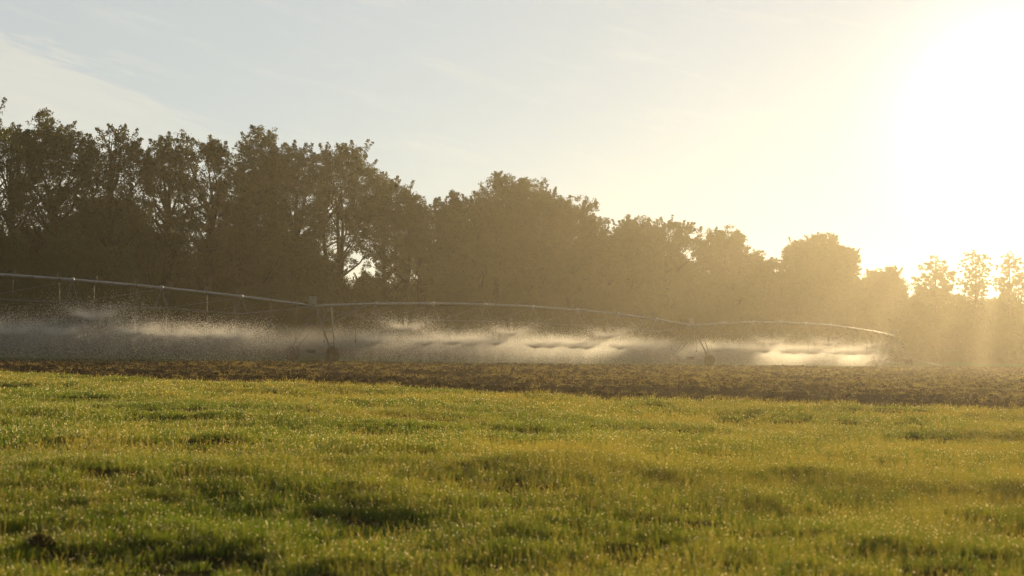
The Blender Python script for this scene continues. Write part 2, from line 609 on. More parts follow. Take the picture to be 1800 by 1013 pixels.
def make_tuft(name, n, radius, h0, h1, w, m, seed, straw=0.15, seedheads=2, dew=6, dewsize=0.004, lean=0.5, dewm=None):
    """one grass tuft: n curved tapering blades (3 quads/tri each as quads), seed stems, dew beads"""
    r = np.random.default_rng(seed)
    V, Fq, T, MI = [], [], [], []

    def blade(bx, by, ang, h, wd, bend, tint, fl):
        b = len(V)
        dx, dy = math.cos(ang), math.sin(ang)
        sx, sy = -math.sin(ang + fl), math.cos(ang + fl)
        for k, (t, ww) in enumerate(((0, 0.8), (0.4, 1.0), (0.75, 0.65), (1.0, 0.08))):
            off = bend * t * t * h
            z = h * t * (1 - 0.25 * bend * t)
            for s in (-1, 1):
                V.append((bx + dx * off + sx * s * wd * ww / 2, by + dy * off + sy * s * wd * ww / 2, z))
                T.append(tint)
        for k in range(3):
            Fq.append((b + 2 * k, b + 2 * k + 1, b + 2 * k + 3, b + 2 * k + 2))
            MI.append(0)
        return V[-1]

    def bead(p, s):
        b = len(V)
        for q in ((1, 0, 0), (0, 1, 0), (-1, 0, 0), (0, -1, 0), (0, 0, 1.1), (0, 0, -1.1)):
            V.append((p[0] + q[0] * s, p[1] + q[1] * s, p[2] + q[2] * s))
            T.append(0)
        for k in range(4):
            k2 = (k + 1) % 4
            Fq.append((b + k, b + k2, b + 4, b + 4))
            Fq.append((b + k2, b + k, b + 5, b + 5))
            MI.extend((1, 1))
    tips = []
    for i in range(n):
        a = r.uniform(0, 2 * math.pi)
        q = radius * math.sqrt(r.uniform())
        h = r.uniform(h0, h1) * (1.0 - 0.35 * q / radius)
        tint = 1.0 if r.uniform() < straw else r.uniform(0, 0.35)
        tips.append(blade(q * math.cos(a), q * math.sin(a), a + r.uniform(-1.2, 1.2), h, w * r.uniform(0.7, 1.3), abs(r.normal(0.25, lean * 0.6)) + 0.05, tint, r.uniform(-1.4, 1.4)))
    for i in range(seedheads):
        a = r.uniform(0, 2 * math.pi)
        q = radius * r.uniform(0, 0.9)
        h = h1 * r.uniform(1.1, 1.6)
        bx, by = q * math.cos(a), q * math.sin(a)
        tip = blade(bx, by, a, h, w * 0.5, 0.25, 0.9, 0.3)
        for k in range(5):      # seed head: short scales along the stem end
            t = 1 - 0.07 * k
            blade_z = h * t * 0.94
            p = (bx + math.cos(a) * 0.25 * t * t * h, by + math.sin(a) * 0.25 * t * t * h)
            b = len(V)
            aa = r.uniform(0, 6.28)
            ex, ey = math.cos(aa) * w * 0.8, math.sin(aa) * w * 0.8
            for s in ((-ex, -ey, 0), (0, 0, -w * 0.9), (ex, ey, 0.002), (0, 0, w * 1.7)):
                V.append((p[0] + s[0], p[1] + s[1], blade_z + s[2]))
                T.append(1.0)
            Fq.append((b, b + 1, b + 2, b + 3))
            MI.append(0)
    tips.sort(key=lambda q: -q[2])
    for i in range(dew):
        p = tips[r.integers(0, len(tips) // 2)]
        bead(p, dewsize * min(1.9, math.exp(r.normal(-0.15, 0.4))))
    # degenerate quads stand for triangles: split them out
    F3 = []
    M3 = []
    for q, mi in zip(Fq, MI):
        if q[2] == q[3]:
            F3.append((q[0], q[1], q[2])); M3.append(mi)
        else:
            F3.append((q[0], q[1], q[2])); M3.append(mi)
            F3.append((q[0], q[2], q[3])); M3.append(mi)
    me = mesh_np(name, V, F3, [m, dewm or M_dew], midx=M3, cols=T)
    return bpy.data.objects.new(name, me)


def frustum_points(y0, y1, dens, r, margin=3.0, kx=0.346):
    """random points on the ground in front of the camera between two depths"""
    wmax = kx * y1 + margin
    n = int(2 * wmax * (y1 - y0) * dens)
    x = r.uniform(-wmax, wmax, n)
    y = r.uniform(y0, y1, n)
    k = np.abs(x) < kx * y + margin
    return x[k], y[k]


def grass_layer(name, y0, y1, dens, tufts, seed, hscale=(0.5, 1.45), patch=True):
    r = np.random.default_rng(seed)
    x, y = frustum_points(y0, y1, dens, r)
    k = y < edge_y(x) + r.normal(0, 0.35, len(x)) - 0.1
    x, y = x[k], y[k]
    pn = 0.6 * vnoise(x, y, 1.6, 21) + 0.4 * vnoise(x, y, 0.6, 22)
    big = vnoise(x, y, 5.0, 23)
    keep = r.uniform(size=len(x)) < np.clip(0.22 + 1.7 * (pn - 0.25), 0.14, 1)
    x, y, pn, big = x[keep], y[keep], pn[keep], big[keep]
    z = gz(x, y) + relief(x, y) - 0.012
    s = hscale[0] + (hscale[1] - hscale[0]) * np.clip(0.75 * pn + 0.35 * big + 0.25 * r.uniform(-1, 1, len(x)), 0, 1)
    rot = np.stack([r.normal(0, 0.12, len(x)), r.normal(0, 0.12, len(x)), r.uniform(0, 6.283, len(x))], 1)
    wd = r.uniform(0.85, 1.25, len(x))
    scl = np.stack([wd, wd, s], 1)
    # drier, seedier grass in patches and more of it to the right
    dry = np.clip(0.02 + 0.95 * (x / (0.346 * y) * 0.5 + 0.5) + 1.3 * (vnoise(x, y, 3.5, 24) - 0.5), 0, 0.92)
    idx = r.integers(0, 5, len(x)) + 5 * (r.uniform(size=len(x)) < dry)
    o = scatter(name, np.stack([x, y, z], 1), rot, scl, idx, tufts)
    tag(o, kind='stuff')
    return o


def tuft_set(n, radius, h0, h1, w, dew, ds, seed):
    """five green tufts, then five with more dry stems"""
    return [make_tuft('grass_tuft_%02d' % i, n, radius, h0, h1, w, M_grass, seed + i, straw=(0.02 + 0.02 * i) if i < 5 else 0.16 + 0.06 * (i - 5),
                      seedheads=i % 2 if i < 5 else 4, dew=dew, dewsize=ds) for i in range(10)]


near_t = tuft_set(95, 0.17, 0.05, 0.16, 0.0042, 5, 0.0042, 100)
mid_t = tuft_set(85, 0.22, 0.05, 0.15, 0.0064, 5, 0.0056, 200)
far_t = tuft_set(85, 0.32, 0.05, 0.145, 0.0098, 4, 0.008, 300)
tag(grass_layer('grass', 7.5, 20, 75, near_t, 1), 'short wet pasture grass covered in dew nearest the viewer', 'grass')
tag(grass_layer('grass', 20, 36, 38, mid_t, 2), 'green and straw pasture grass in the middle of the meadow', 'grass')
tag(grass_layer('grass', 36, 70, 19, far_t, 3), 'pale backlit pasture grass along the edge of the ploughed strip', 'grass')


# weeds and clods on the ploughed strip
def clod(name, seed):
    r = np.random.default_rng(seed)
    import bmesh
    bm = bmesh.new()
    bmesh.ops.create_icosphere(bm, subdivisions=2, radius=1)
    ph = r.uniform(0, 6, 6)
    for v in bm.verts:
        c = v.co
        k = 1 + 0.22 * math.sin(3.1 * c.x + ph[0]) + 0.2 * math.sin(3.7 * c.y + ph[1]) + 0.15 * math.sin(6 * c.z + ph[2]) + 0.12 * math.sin(8 * c.x + 5 * c.y + ph[3]) + r.normal(0, 0.05)
        v.co = c * k
        v.co.z *= 0.62
    me = bpy.data.meshes.new(name)
    bm.to_mesh(me)
    bm.free()
    me.materials.append(M_soil)
    return bpy.data.objects.new(name, me)


def strip_points(n, r, bias):
    y = 45 + 165 * r.uniform(size=n) ** bias
    x = (r.uniform(-1, 1, n)) * (0.346 * y + 4)
    k = (y > edge_y(x) - 0.2) & (y < far_y(x) + 0.4)
    return x[k], y[k]


r = np.random.default_rng(5)
x, y = strip_points(150000, r, 1.5)
keep = r.uniform(size=len(x)) < np.clip(1.3 * vnoise(x, y, 1.5, 31), 0.1, 1)
x, y = x[keep], y[keep]
s = r.uniform(0.025, 0.085, len(x)) * (1 + (y - 50) / 200)
o = scatter('soil_clods', np.stack([x, y, gz(x, y) + soil_relief(x, y) - 0.06 + 0.2 * s], 1),
            np.stack([r.uniform(-.4, .4, len(x)), r.uniform(-.4, .4, len(x)), r.uniform(0, 6.28, len(x))], 1),
            np.stack([s * r.uniform(.8, 1.4, len(x)), s * r.uniform(.8, 1.4, len(x)), s], 1), r.integers(0, 4, len(x)), [clod('soil_clod', 50 + i) for i in range(4)])
tag(o, 'dark brown clods of turned earth on the ploughed strip', 'soil', kind='stuff')
weed_t = [make_tuft('weed_tuft', 30, 0.13, 0.025, 0.09, 0.009, M_weed, 400 + i, straw=0.35, seedheads=2, dew=0, lean=0.9) for i in range(5)]
x, y = strip_points(230000, r, 1.15)
es = y - edge_y(x)
p = np.clip(0.05 + (es - 3) / 45.0, 0.05, 0.8) * np.clip(2.2 * (0.65 * vnoise(x, y, 2.2, 33) + 0.35 * vnoise(x, y, 0.8, 34)) - 0.45, 0.03, 1)
keep = r.uniform(size=len(x)) < p
x, y = x[keep], y[keep]
s = r.uniform(0.6, 1.25, len(x))
o = scatter('weeds', np.stack([x, y, gz(x, y) + soil_relief(x, y) - 0.07], 1),
            np.stack([r.normal(0, .15, len(x)), r.normal(0, .15, len(x)), r.uniform(0, 6.28, len(x))], 1),
            np.stack([s * 1.2, s * 1.2, s], 1), r.integers(0, 5, len(x)), weed_t)
tag(o, 'sparse yellow green weeds and stubble on the ploughed strip', 'weeds', kind='stuff')
crop_t = [make_tuft('crop_tuft', 30, 0.35, 0.08, 0.2, 0.03, M_leaf_green, 450 + i, straw=0.1, seedheads=0, dew=0, lean=0.8) for i in range(4)]
n = 60000
x = r.uniform(-60, 110, n)
y = far_y(x) + 0.5 + 60 * r.uniform(size=n) ** 1.3
k = np.abs(x) < 0.346 * y + 6
x, y = x[k], y[k]
o = scatter('crop_plants', np.stack([x, y, gz(x, y) - 0.03], 1), np.stack([0 * x, 0 * x, r.uniform(0, 6.28, len(x))], 1),
            np.stack([x * 0 + 1, x * 0 + 1, r.uniform(.5, 1.0, len(x))], 1), r.integers(0, 4, len(x)), crop_t)
tag(o, 'low grey green crop under the water spray', 'crop', kind='stuff')

# the little mound of dug earth, bottom left
mx, my = -3.92, 12.35


def mound():
    r = np.random.default_rng(3)
    nr, na = 9, 28
    V, Fs = [], []
    for i in range(nr + 1):
        t = i / nr
        for k in range(na):
            a = 2 * math.pi * k / na
            rr = 0.125 * t * (1 + 0.18 * math.sin(2 * a + 1) + 0.1 * math.sin(5 * a))
            h = 0.085 * (1 - t ** 1.6) + 0.016 * r.normal() * (1 - t * 0.4)
            V.append((rr * math.cos(a), rr * math.sin(a) * 0.8, h))
    for i in range(nr):
        for k in range(na):
            k2 = (k + 1) % na
            Fs.append((i * na + k, i * na + k2, (i + 1) * na + k2, (i + 1) * na + k))
    o = link('earth_mound', mesh_np('earth_mound', V, Fs, M_soil, smooth=False))
    o.location = (mx, my, float(gz(mx, my) + relief(mx, my)) + 0.05)
    tag(o, 'small brown mound of dug earth in the grass at the lower left', 'mound')
    # dry straw lying over it
    V, F2, T = [], [], []
    for i in range(260):
        a = r.uniform(0, 6.28)
        q = 0.12 * math.sqrt(r.uniform())
        L = r.uniform(0.03, 0.09)
        b = r.uniform(0, 6.28)
        p = np.array([q * math.cos(a), 0.8 * q * math.sin(a), 0.09 * (1 - (q / .125) ** 1.6) + 0.008])
        d = np.array([math.cos(b), math.sin(b), r.uniform(-.1, .5)]) * L
        w = np.array([-math.sin(b), math.cos(b), 0]) * 0.0022
        k = len(V)
        V += [p - w, p + w, p + d + w, p + d - w]
        T += [1, 1, 1, 1]
        F2.append((k, k + 1, k + 2, k + 3))
    link('dry_straw', mesh_np('dry_straw', V, F2, M_grass, cols=T), o)


mound()


# ------------------------------------------------------------------ trees
def leaf_quads(cent, n_per, rad, size, r, flat=0.0):
    """rhombus leaves round the cluster centres"""
    n = len(cent) * n_per
    c = np.repeat(cent, n_per, 0)
    off = r.normal(size=(n, 3))
    off *= (np.repeat(np.broadcast_to(rad, (len(cent),)), n_per) * r.uniform(0.15, 1, n) ** 0.6 / np.maximum(np.linalg.norm(off, axis=1), 1e-6))[:, None]
    if flat:
        off[:, 2] *= (1 - flat)
    c = c + off
    a = r.normal(size=(n, 3))
    a /= np.linalg.norm(a, axis=1)[:, None]
    b = np.cross(a, r.normal(size=(n, 3)))
    b /= np.maximum(np.linalg.norm(b, axis=1)[:, None], 1e-6)
    L = (size * r.uniform(0.6, 1.3, n))[:, None]
    W = L * r.uniform(0.35, 0.65, n)[:, None]
    v = np.stack([c - a * L * .5, c + b * W * .5 + a * L * .08, c + a * L * .5, c - b * W * .5 + a * L * .08], 1).reshape(-1, 3)
    f = np.arange(n * 4).reshape(-1, 4)
    tint = np.repeat(np.repeat(r.uniform(0, 0.6, len(cent)), n_per) + r.uniform(0, .4, n), 4)
    return v, f, tint


def crown_and_trunk(H, Rx, zb, seed, style='oak', dens=1.0, leaf=0.2, trunks=1):
    """returns (leaf arrays, trunk MB); tree stands at the origin, H tall, crown radius Rx, crown base at zb"""
    r = np.random.default_rng(seed)
    tb = MB()
    zc, hz = (H + zb) / 2, (H - zb) / 2
    lobes = []
    if style in ('oak', 'open', 'bush'):
        # a few domes of different height make the crown; their union is filled with leaf clusters
        domes = [(np.array([r.normal(0, .06) * Rx, r.normal(0, .1) * Rx, zc - 0.06 * hz]), np.array([0.84 * Rx, 0.84 * Rx, hz * 1.02]))]
        nd = {'oak': 6, 'open': 6, 'bush': 5}[style]
        a0 = r.uniform(0, 6.28)
        for k in range(nd):
            a = a0 + 2 * math.pi * k / nd + r.normal(0, .3)
            q = Rx * r.uniform(0.42, 0.66)
            dh = hz * r.uniform(0.40, 0.72)
            top = zb + (H - zb) * r.uniform(0.62, 0.97)
            rad = Rx * r.uniform(0.36, 0.56)
            domes.append((np.array([math.cos(a) * q, math.sin(a) * q, top - dh]), np.array([rad, rad, dh])))
        n0 = int(dens * {'oak': 60.0, 'open': 56.0, 'bush': 60.0}[style] * Rx * Rx * hz * 8 / 4.0)
        p = r.uniform(-1, 1, (n0, 3)) * np.array([Rx * 1.2, Rx * 1.2, hz * 1.1]) + np.array([0, 0, zc])
        best = np.full(len(p), 9.0)
        for c, e in domes:
            best = np.minimum(best, np.linalg.norm((p - c) / e, axis=1))
        nb = vnoise3(p, 1.9, seed) * 0.6 + vnoise3(p, 0.85, seed + 1) * 0.4
        rim = best + 0.42 * (nb - 0.5) * 2          # bumpy outline
        gap = {'oak': 0.38, 'open': 0.47, 'bush': 0.25}[style]
        nh = vnoise3(p, 1.5, seed + 2) * 0.6 + vnoise3(p, 0.7, seed + 3) * 0.4
        keep = (rim < 0.98) & (nh > gap) & ((best > 0.45) | (r.uniform(size=len(p)) < 0.35)) & (p[:, 2] > (0.4 if style != 'bush' else 0.0))
        cents = p[keep]
        crad = r.uniform(0.26, 0.52, len(cents)) * (1.0 if style != 'bush' else 1.1)
        ztop = (cents[:, 2] + crad * 0.7).max()
        cents[:, 2] = zb + (cents[:, 2] - zb) * (H - zb) / (ztop - zb)
        # shoots that stand out of the outline
        up = np.argsort(-(best[keep] + 0.5 * (cents[:, 2] - zc) / hz))[:int(len(cents) * 0.3)]
        ext, er = [], []
        for k in r.choice(up, min(len(up), 80 if style != 'bush' else 50), replace=False):
            d_ = cents[k] - np.array([0, 0, zc - 0.2 * hz])
            d_ = d_ / np.linalg.norm(d_) + r.normal(0, .35, 3) + np.array([0, 0, .25])
            L_ = r.uniform(0.3, 0.75) * min(1.2, Rx / 3.5)
            for q_ in (0.35, 0.6, 0.85, 1.0):
                ext.append(cents[k] + d_ * L_ * q_)
                er.append(0.34 - 0.17 * q_)
        cents = np.concatenate([cents, np.array(ext)])
        crad = np.concatenate([crad, np.array(er)])
        ztop = np.percentile(cents[:, 2], 99.0) + 0.35
        cents[:, 2] = np.where(cents[:, 2] > zb, zb + (cents[:, 2] - zb) * (H - zb) / (ztop - zb), cents[:, 2])
        ok_ = (cents[:, 2] < H + 0.12 * Rx) & (np.hypot(cents[:, 0], cents[:, 1]) < Rx * 1.28)
        cents, crad = cents[ok_], crad[ok_]
        # limb targets: a handful of cluster centres spread through the crown
        for k in r.choice(len(cents), min(len(cents), 26 if style != 'bush' else 10), replace=False):
            lobes.append((cents[k] * np.array([0.9, 0.9, 1]) - np.array([0, 0, 0.07 * H]), Rx * r.uniform(0.12, 0.26)))
    else:
        if style == 'cedar':
            for k in range(30):
                t = (k + 0.5) / 30
                rr = Rx * (1 - t) ** 0.8
                a = r.uniform(0, 6.28)
                lobes.append((np.array([math.cos(a) * rr * .55, math.sin(a) * rr * .55, zb + (H - zb) * t]), 0.16 * Rx + rr * 0.5))
        else:
            # needle tufts at the ends of many short branches: an airy ball
            for k in range(300):
                d_ = r.normal(size=3)
                d_ /= np.linalg.norm(d_)
                q = r.uniform(0.12, 1.0) ** 0.5 * r.uniform(0.88, 1.06)
                if d_[2] < -0.3:
                    q *= 0.85
                if vnoise3(np.array([[d_[0] * 3 * q, d_[1] * 3 * q, d_[2] * 3 * q]]), 1.1, seed)[0] < 0.30:
                    continue
                lobes.append((np.array([d_[0] * Rx * q, d_[1] * Rx * q, zc + d_[2] * hz * q]), 0.3 * r.uniform(0.7, 1.3) * Rx / 3.5))
        cents, crad = [], []
        for p, lr in lobes:
            k = max(8, int(dens * 26 * (lr / 0.8) ** 2)) if style == 'cedar' else int(3 * dens)
            d = r.normal(size=(k, 3))
            d /= np.linalg.norm(d, axis=1)[:, None]
            if style == 'pine':
                d[:, 2] *= 0.8
            cents.append(p + d * (lr * r.uniform(0.2, 1.1, k) ** 0.55)[:, None] * np.array([1, 1, 0.85]))
            crad.append(np.full(k, min(0.5, (0.24 if style == 'cedar' else 0.2) + 0.14 * lr)) * r.uniform(0.7, 1.3, k))
        cents = np.concatenate(cents)
        crad = np.concatenate(crad)
        ztop = (cents[:, 2] + crad * 0.7).max()
        cents[:, 2] = np.maximum(zb + (cents[:, 2] - zb) * (H - zb) / (ztop - zb), 0.3)
    per = 19
    v, f, tint = leaf_quads(cents, per, crad, leaf, r, flat=0.25)
    # trunk and limbs
    tr = 0.022 * H + 0.02 * Rx
    if style in ('pine', 'cedar'):
        pts = [(0, 0, -0.3)] + [(0.06 * math.sin(k * 1.3 + seed), 0.06 * math.cos(k * 1.7 + seed), H * 0.97 * k / 7) for k in range(1, 8)]
        tb.tube(pts, np.linspace(tr * 0.8, 0.04, 8), 8)
        for p, lr in (lobes if style == 'cedar' else lobes[::5]):
            z0 = p[2] - 0.35 * np.linalg.norm(p[:2]) - 0.1
            tb.tube([(0, 0, max(z0, 0.5)), (p[0] * .55, p[1] * .55, (z0 + p[2]) / 2 - 0.05), tuple(p)], [0.06, 0.045, 0.02], 5, caps=False)
    else:
        stems = []
        for s in range(trunks):
            a = r.uniform(0, 6.28)
            k = 0 if trunks == 1 else Rx * 0.16
            b = np.array([k * math.cos(a + s * 2.1), k * math.sin(a + s * 2.1), -0.3])
            top = np.array([r.normal(0, .12) * Rx + 2 * b[0], r.normal(0, .12) * Rx + 2 * b[1], zb + (H - zb) * r.uniform(0.35, 0.6)])
            mid = b * 0.5 + top * 0.5 + np.array([r.normal(0, .2), r.normal(0, .2), 0])
            rr = tr / math.sqrt(trunks)
            tb.tube([b, b * .75 + mid * .25, mid, mid * .5 + top * .5, top], [rr * 1.25, rr, rr * .8, rr * .6, rr * .35], 9)
            stems.append((b, mid, top, rr))
        for p, lr in lobes:
            b, mid, top, rr = stems[r.integers(0, len(stems))]
            t = np.clip((p[2] - mid[2]) / max(0.1, top[2] - mid[2]) - 0.5, -0.4, 0.95)
            st = mid + (top - mid) * t if t > 0 else mid + (mid - b) * t
            m_ = st * .45 + p * .55 + r.normal(0, .25, 3) + np.array([0, 0, -0.05 * np.linalg.norm(p - st)])
            r0 = rr * 0.42 * min(1.0, lr / (0.3 * Rx) + .3)
            tb.tube([st, st * .7 + m_ * .3, m_, p], [r0, r0 * .85, r0 * .55, 0.03], 6, caps=False)
            if lr > 0.2 * Rx:
                for k in range(4):
                    d = r.normal(size=3)
                    d /= np.linalg.norm(d)
                    e = p + d * lr * 0.85
                    tb.tube([p, p * .5 + e * .5 + r.normal(0, .08, 3), e], [0.05, 0.03, 0.012], 4, caps=False)
    return (v, f, tint), tb


def make_tree(name, px, ytop, hw, seed, label, cat='tree', style='oak', dy=0.0, zb=0.3, dens=1.0, leaf=0.2, trunks=1, m=None, group='trees in the tree line'):
    Y = tree_Y(px) + dy
    X = (px - 900) / F * Y
    z0 = float(gz(X, Y))
    H = at(px, ytop, Y)[2] - z0
    Rx = 1.25 * hw / F * Y
    leaf = leaf * (Y / 150) ** 0.6
    (v, f, tint), tb = crown_and_trunk(H, Rx, zb * H, seed, style, dens, leaf, trunks)
    root = empty(name, (X, Y, z0))
    tag(root, label, cat, group)
    link('crown', mesh_np('crown', v, f, m or M_leaf, cols=tint), root)
    tb.build('trunk', M_pinebark if style == 'pine' else M_bark, root, smooth=True)
    return root


TREES = [
    # name, px, ytop, halfwidth, style, dy, zb, dens, trunks, mat, label
    ('oak_tree', -52, 166, 74, 'open', -6, .50, .8, 1, 0, 'tall tree mostly beyond the left edge with one branch tip showing in the sky'),
    ('oak_tree', 28, 222, 56, 'open', 2, .58, 1.0, 2, 0, 'thin crowned oak at far left with sky holes low in its crown'),
    ('oak_tree', 98, 203, 66, 'oak', 4, .38, 1.0, 1, 0, 'tallest dark oak on the left with a bumpy double top'),
    ('oak_tree', 195, 222, 56, 'oak', 3, .52, .95, 1, 0, 'dark oak with a peaked crown right of the tallest oak'),
    ('oak_tree', 290, 236, 50, 'open', 5, .38, 1.1, 1, 0, 'narrow airy oak with sky showing through its right side'),
    ('oak_tree', 362, 238, 48, 'oak', 2, .34, 1.0, 1, 0, 'dark oak with a ragged flat top above the bend of the left pipe'),
    ('oak_tree', 446, 233, 60, 'oak', 3, .30, 1.25, 1, 0, 'broad dense oak with a smooth rounded top'),
    ('oak_tree', 515, 252, 48, 'oak', 4, .28, 1.2, 1, 0, 'dense oak leaning against the left of the open two stemmed tree'),
    ('oak_tree', 600, 251, 60, 'open', 6, .44, 1.0, 3, 0, 'open tree with bare stems and bright sky showing between its limbs'),
    ('oak_tree', 692, 316, 54, 'oak', 4, .42, 1.0, 2, 0, 'sloping oak falling away to the right of the open stemmed tree'),
    ('oak_tree', 738, 345, 36, 'open', 6, .40, 1.2, 1, 0, 'small thin oak at the low shoulder before the pointed cedar'),
    ('oak_tree', 765, 352, 36, 'oak', 5, .28, 1.2, 1, 0, 'low dark oak filling the dip just left of the pointed cedar'),
    ('oak_tree', 836, 345, 40, 'oak', 5, .28, 1.2, 1, 0, 'low dark oak filling the dip between the pointed cedar and the dome'),
    ('cedar_tree', 797, 333, 38, 'cedar', -1, .3, 1.6, 1, 0, 'pointed cedar sticking up in the dip before the central dome'),
    ('oak_tree', 878, 310, 50, 'oak', 3, .28, 1.25, 1, 0, 'peaked oak forming the top of the central dome'),
    ('oak_tree', 938, 322, 58, 'oak', 5, .28, 1.2, 1, 0, 'rounded oak on the right side of the central dome'),
    ('oak_tree', 1000, 348, 48, 'oak', 3, .28, 1.2, 1, 0, 'oak on the falling right flank of the central dome'),
    ('oak_tree', 1060, 384, 44, 'oak', 3, .28, 1.2, 1, 0, 'lower oak at the foot of the dome over the second span'),
    ('oak_tree', 1112, 384, 44, 'oak', 5, .28, 1.15, 1, 0, 'knobbly topped oak in the level stretch over the second span'),
    ('oak_tree', 1172, 387, 46, 'open', 4, .32, 1.35, 1, 0, 'loose edged oak ending the level stretch above the second tower'),
    ('oak_tree', 1284, 404, 50, 'open', 3, .30, 1.35, 1, 0, 'hazy twin topped tree standing alone right of the deep notch'),
    ('oak_tree', 1352, 455, 38, 'oak', 5, .28, 1.1, 1, 0, 'low hazy tree between the twin topped tree and the round tree'),
    ('oak_tree', 1450, 417, 58, 'oak', 3, .30, 1.2, 1, 0, 'large round hazy golden tree above the third span'),
    ('oak_tree', 1552, 472, 36, 'oak', 4, .28, 1.1, 1, 0, 'short hazy tree right of the large round golden tree'),
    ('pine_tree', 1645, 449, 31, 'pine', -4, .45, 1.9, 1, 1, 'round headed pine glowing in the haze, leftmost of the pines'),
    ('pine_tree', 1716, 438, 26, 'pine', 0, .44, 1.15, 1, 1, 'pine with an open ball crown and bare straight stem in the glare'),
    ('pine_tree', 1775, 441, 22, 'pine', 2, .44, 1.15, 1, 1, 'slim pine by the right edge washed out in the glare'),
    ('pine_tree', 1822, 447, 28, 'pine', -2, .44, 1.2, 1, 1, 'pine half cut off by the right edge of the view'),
]
for i, (nm, px, yt, hw, st, dy, zb, dn, tk, mi, lab) in enumerate(TREES):
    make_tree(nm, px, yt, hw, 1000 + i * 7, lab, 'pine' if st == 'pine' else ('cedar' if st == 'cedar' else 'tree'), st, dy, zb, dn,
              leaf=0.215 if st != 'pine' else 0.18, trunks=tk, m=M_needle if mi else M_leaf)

# understorey: smaller trees and bushes that close the foot of the wood (few meshes, many individuals)
UND = []
for k in range(7):
    (v, f, tint), tb = crown_and_trunk(10.0, 4.2, -0.4, 3000 + k, 'bush', 1.25, 0.26)
    UND.append((mesh_np('crown', v, f, M_leaf, cols=tint), mesh_np('crown', v, f, M_leaf_green, cols=tint), tb.build('trunk', M_bark, None, smooth=True)))
for _, _, o in UND:
    COL.objects.unlink(o)


def understory(name, px, ytop, hw, dy, k, label, group, green=False, cat='bush'):
    Y = tree_Y(px) + dy
    X = (px - 900) / F * Y
    z0 = float(gz(X, Y))
    H = at(px, ytop, Y)[2] - z0
    Rx = hw / F * Y
    root = empty(name, (X, Y, z0))
    tag(root, label, cat, group)
    for nm, me in (('crown', UND[k][1 if green else 0]), ('trunk', UND[k][2].data)):
        c = link(nm, me, root)
        c.scale = (Rx / 4.2, Rx / 4.2, H / 10.0)
        c.rotation_euler = (0, 0, (k * 1.7 + px * 0.013) % 6.28)
    return root


UT = [(-30, 350), (12, 392), (60, 402), (112, 385), (158, 357), (208, 352), (258, 372), (296, 400), (372, 398), (418, 402), (466, 398), (516, 412), (556, 455),
      (602, 492), (650, 478), (692, 486), (735, 492), (785, 484), (826, 420), (868, 400), (912, 402), (955, 405), (1000, 418), (1045, 432), (1090, 438),
      (1135, 440), (1180, 448), (1222, 462), (1262, 468), (1305, 470), (1345, 486), (1392, 490), (1436, 488), (1480, 488), (1522, 496), (1566, 500), (1608, 508),
      (1650, 505), (1692, 520), (1735, 526), (1780, 518), (1825, 515)]
rr_ = random.Random(4)
for i, (px, yt) in enumerate(UT):
    understory('understory_tree', px, yt, 44 + rr_.uniform(-6, 8), 9 + rr_.uniform(-2, 3), i % 7,
               'dark leafy understory tree filling the gap under the tall crowns', 'understory trees under the tall crowns', cat='tree')
for i, px in enumerate(range(-20, 1841, 48)):
    base = 590 + (px - 0) * 0.022
    yt = 500 + 0.03 * px + rr_.uniform(-22, 14) if px > 260 else 420 + rr_.uniform(-30, 30) + max(0, px - 60) * 0.25
    understory('bush', px + rr_.uniform(-8, 8), yt, 40 + rr_.uniform(-5, 10), -2 + rr_.uniform(-2, 2), (i * 3) % 7,
               'greener sunless bush in front of the oaks at far left' if px < 230 else 'dark rounded bush along the foot of the tree line',
               'green bushes at far left' if px < 230 else 'bushes along the foot of the tree line', green=px < 230)


# ------------------------------------------------------------------ the pivot irrigator
def g3(p):
    return np.array([p[0], p[1], float(gz(p[0], p[1]))])


PIPE_H = 3.85
Z = np.array([0, 0, 1.0])
root = empty('pivot_irrigator', tuple(g3(P1)))
tag(root, 'long wheeled steel irrigation pipe arching in spans across the field and spraying water', 'irrigation machine')
org = g3(P1)


def loc(p):
    return np.asarray(p, float) - org


nozzles = []   # world positions and the span they belong to


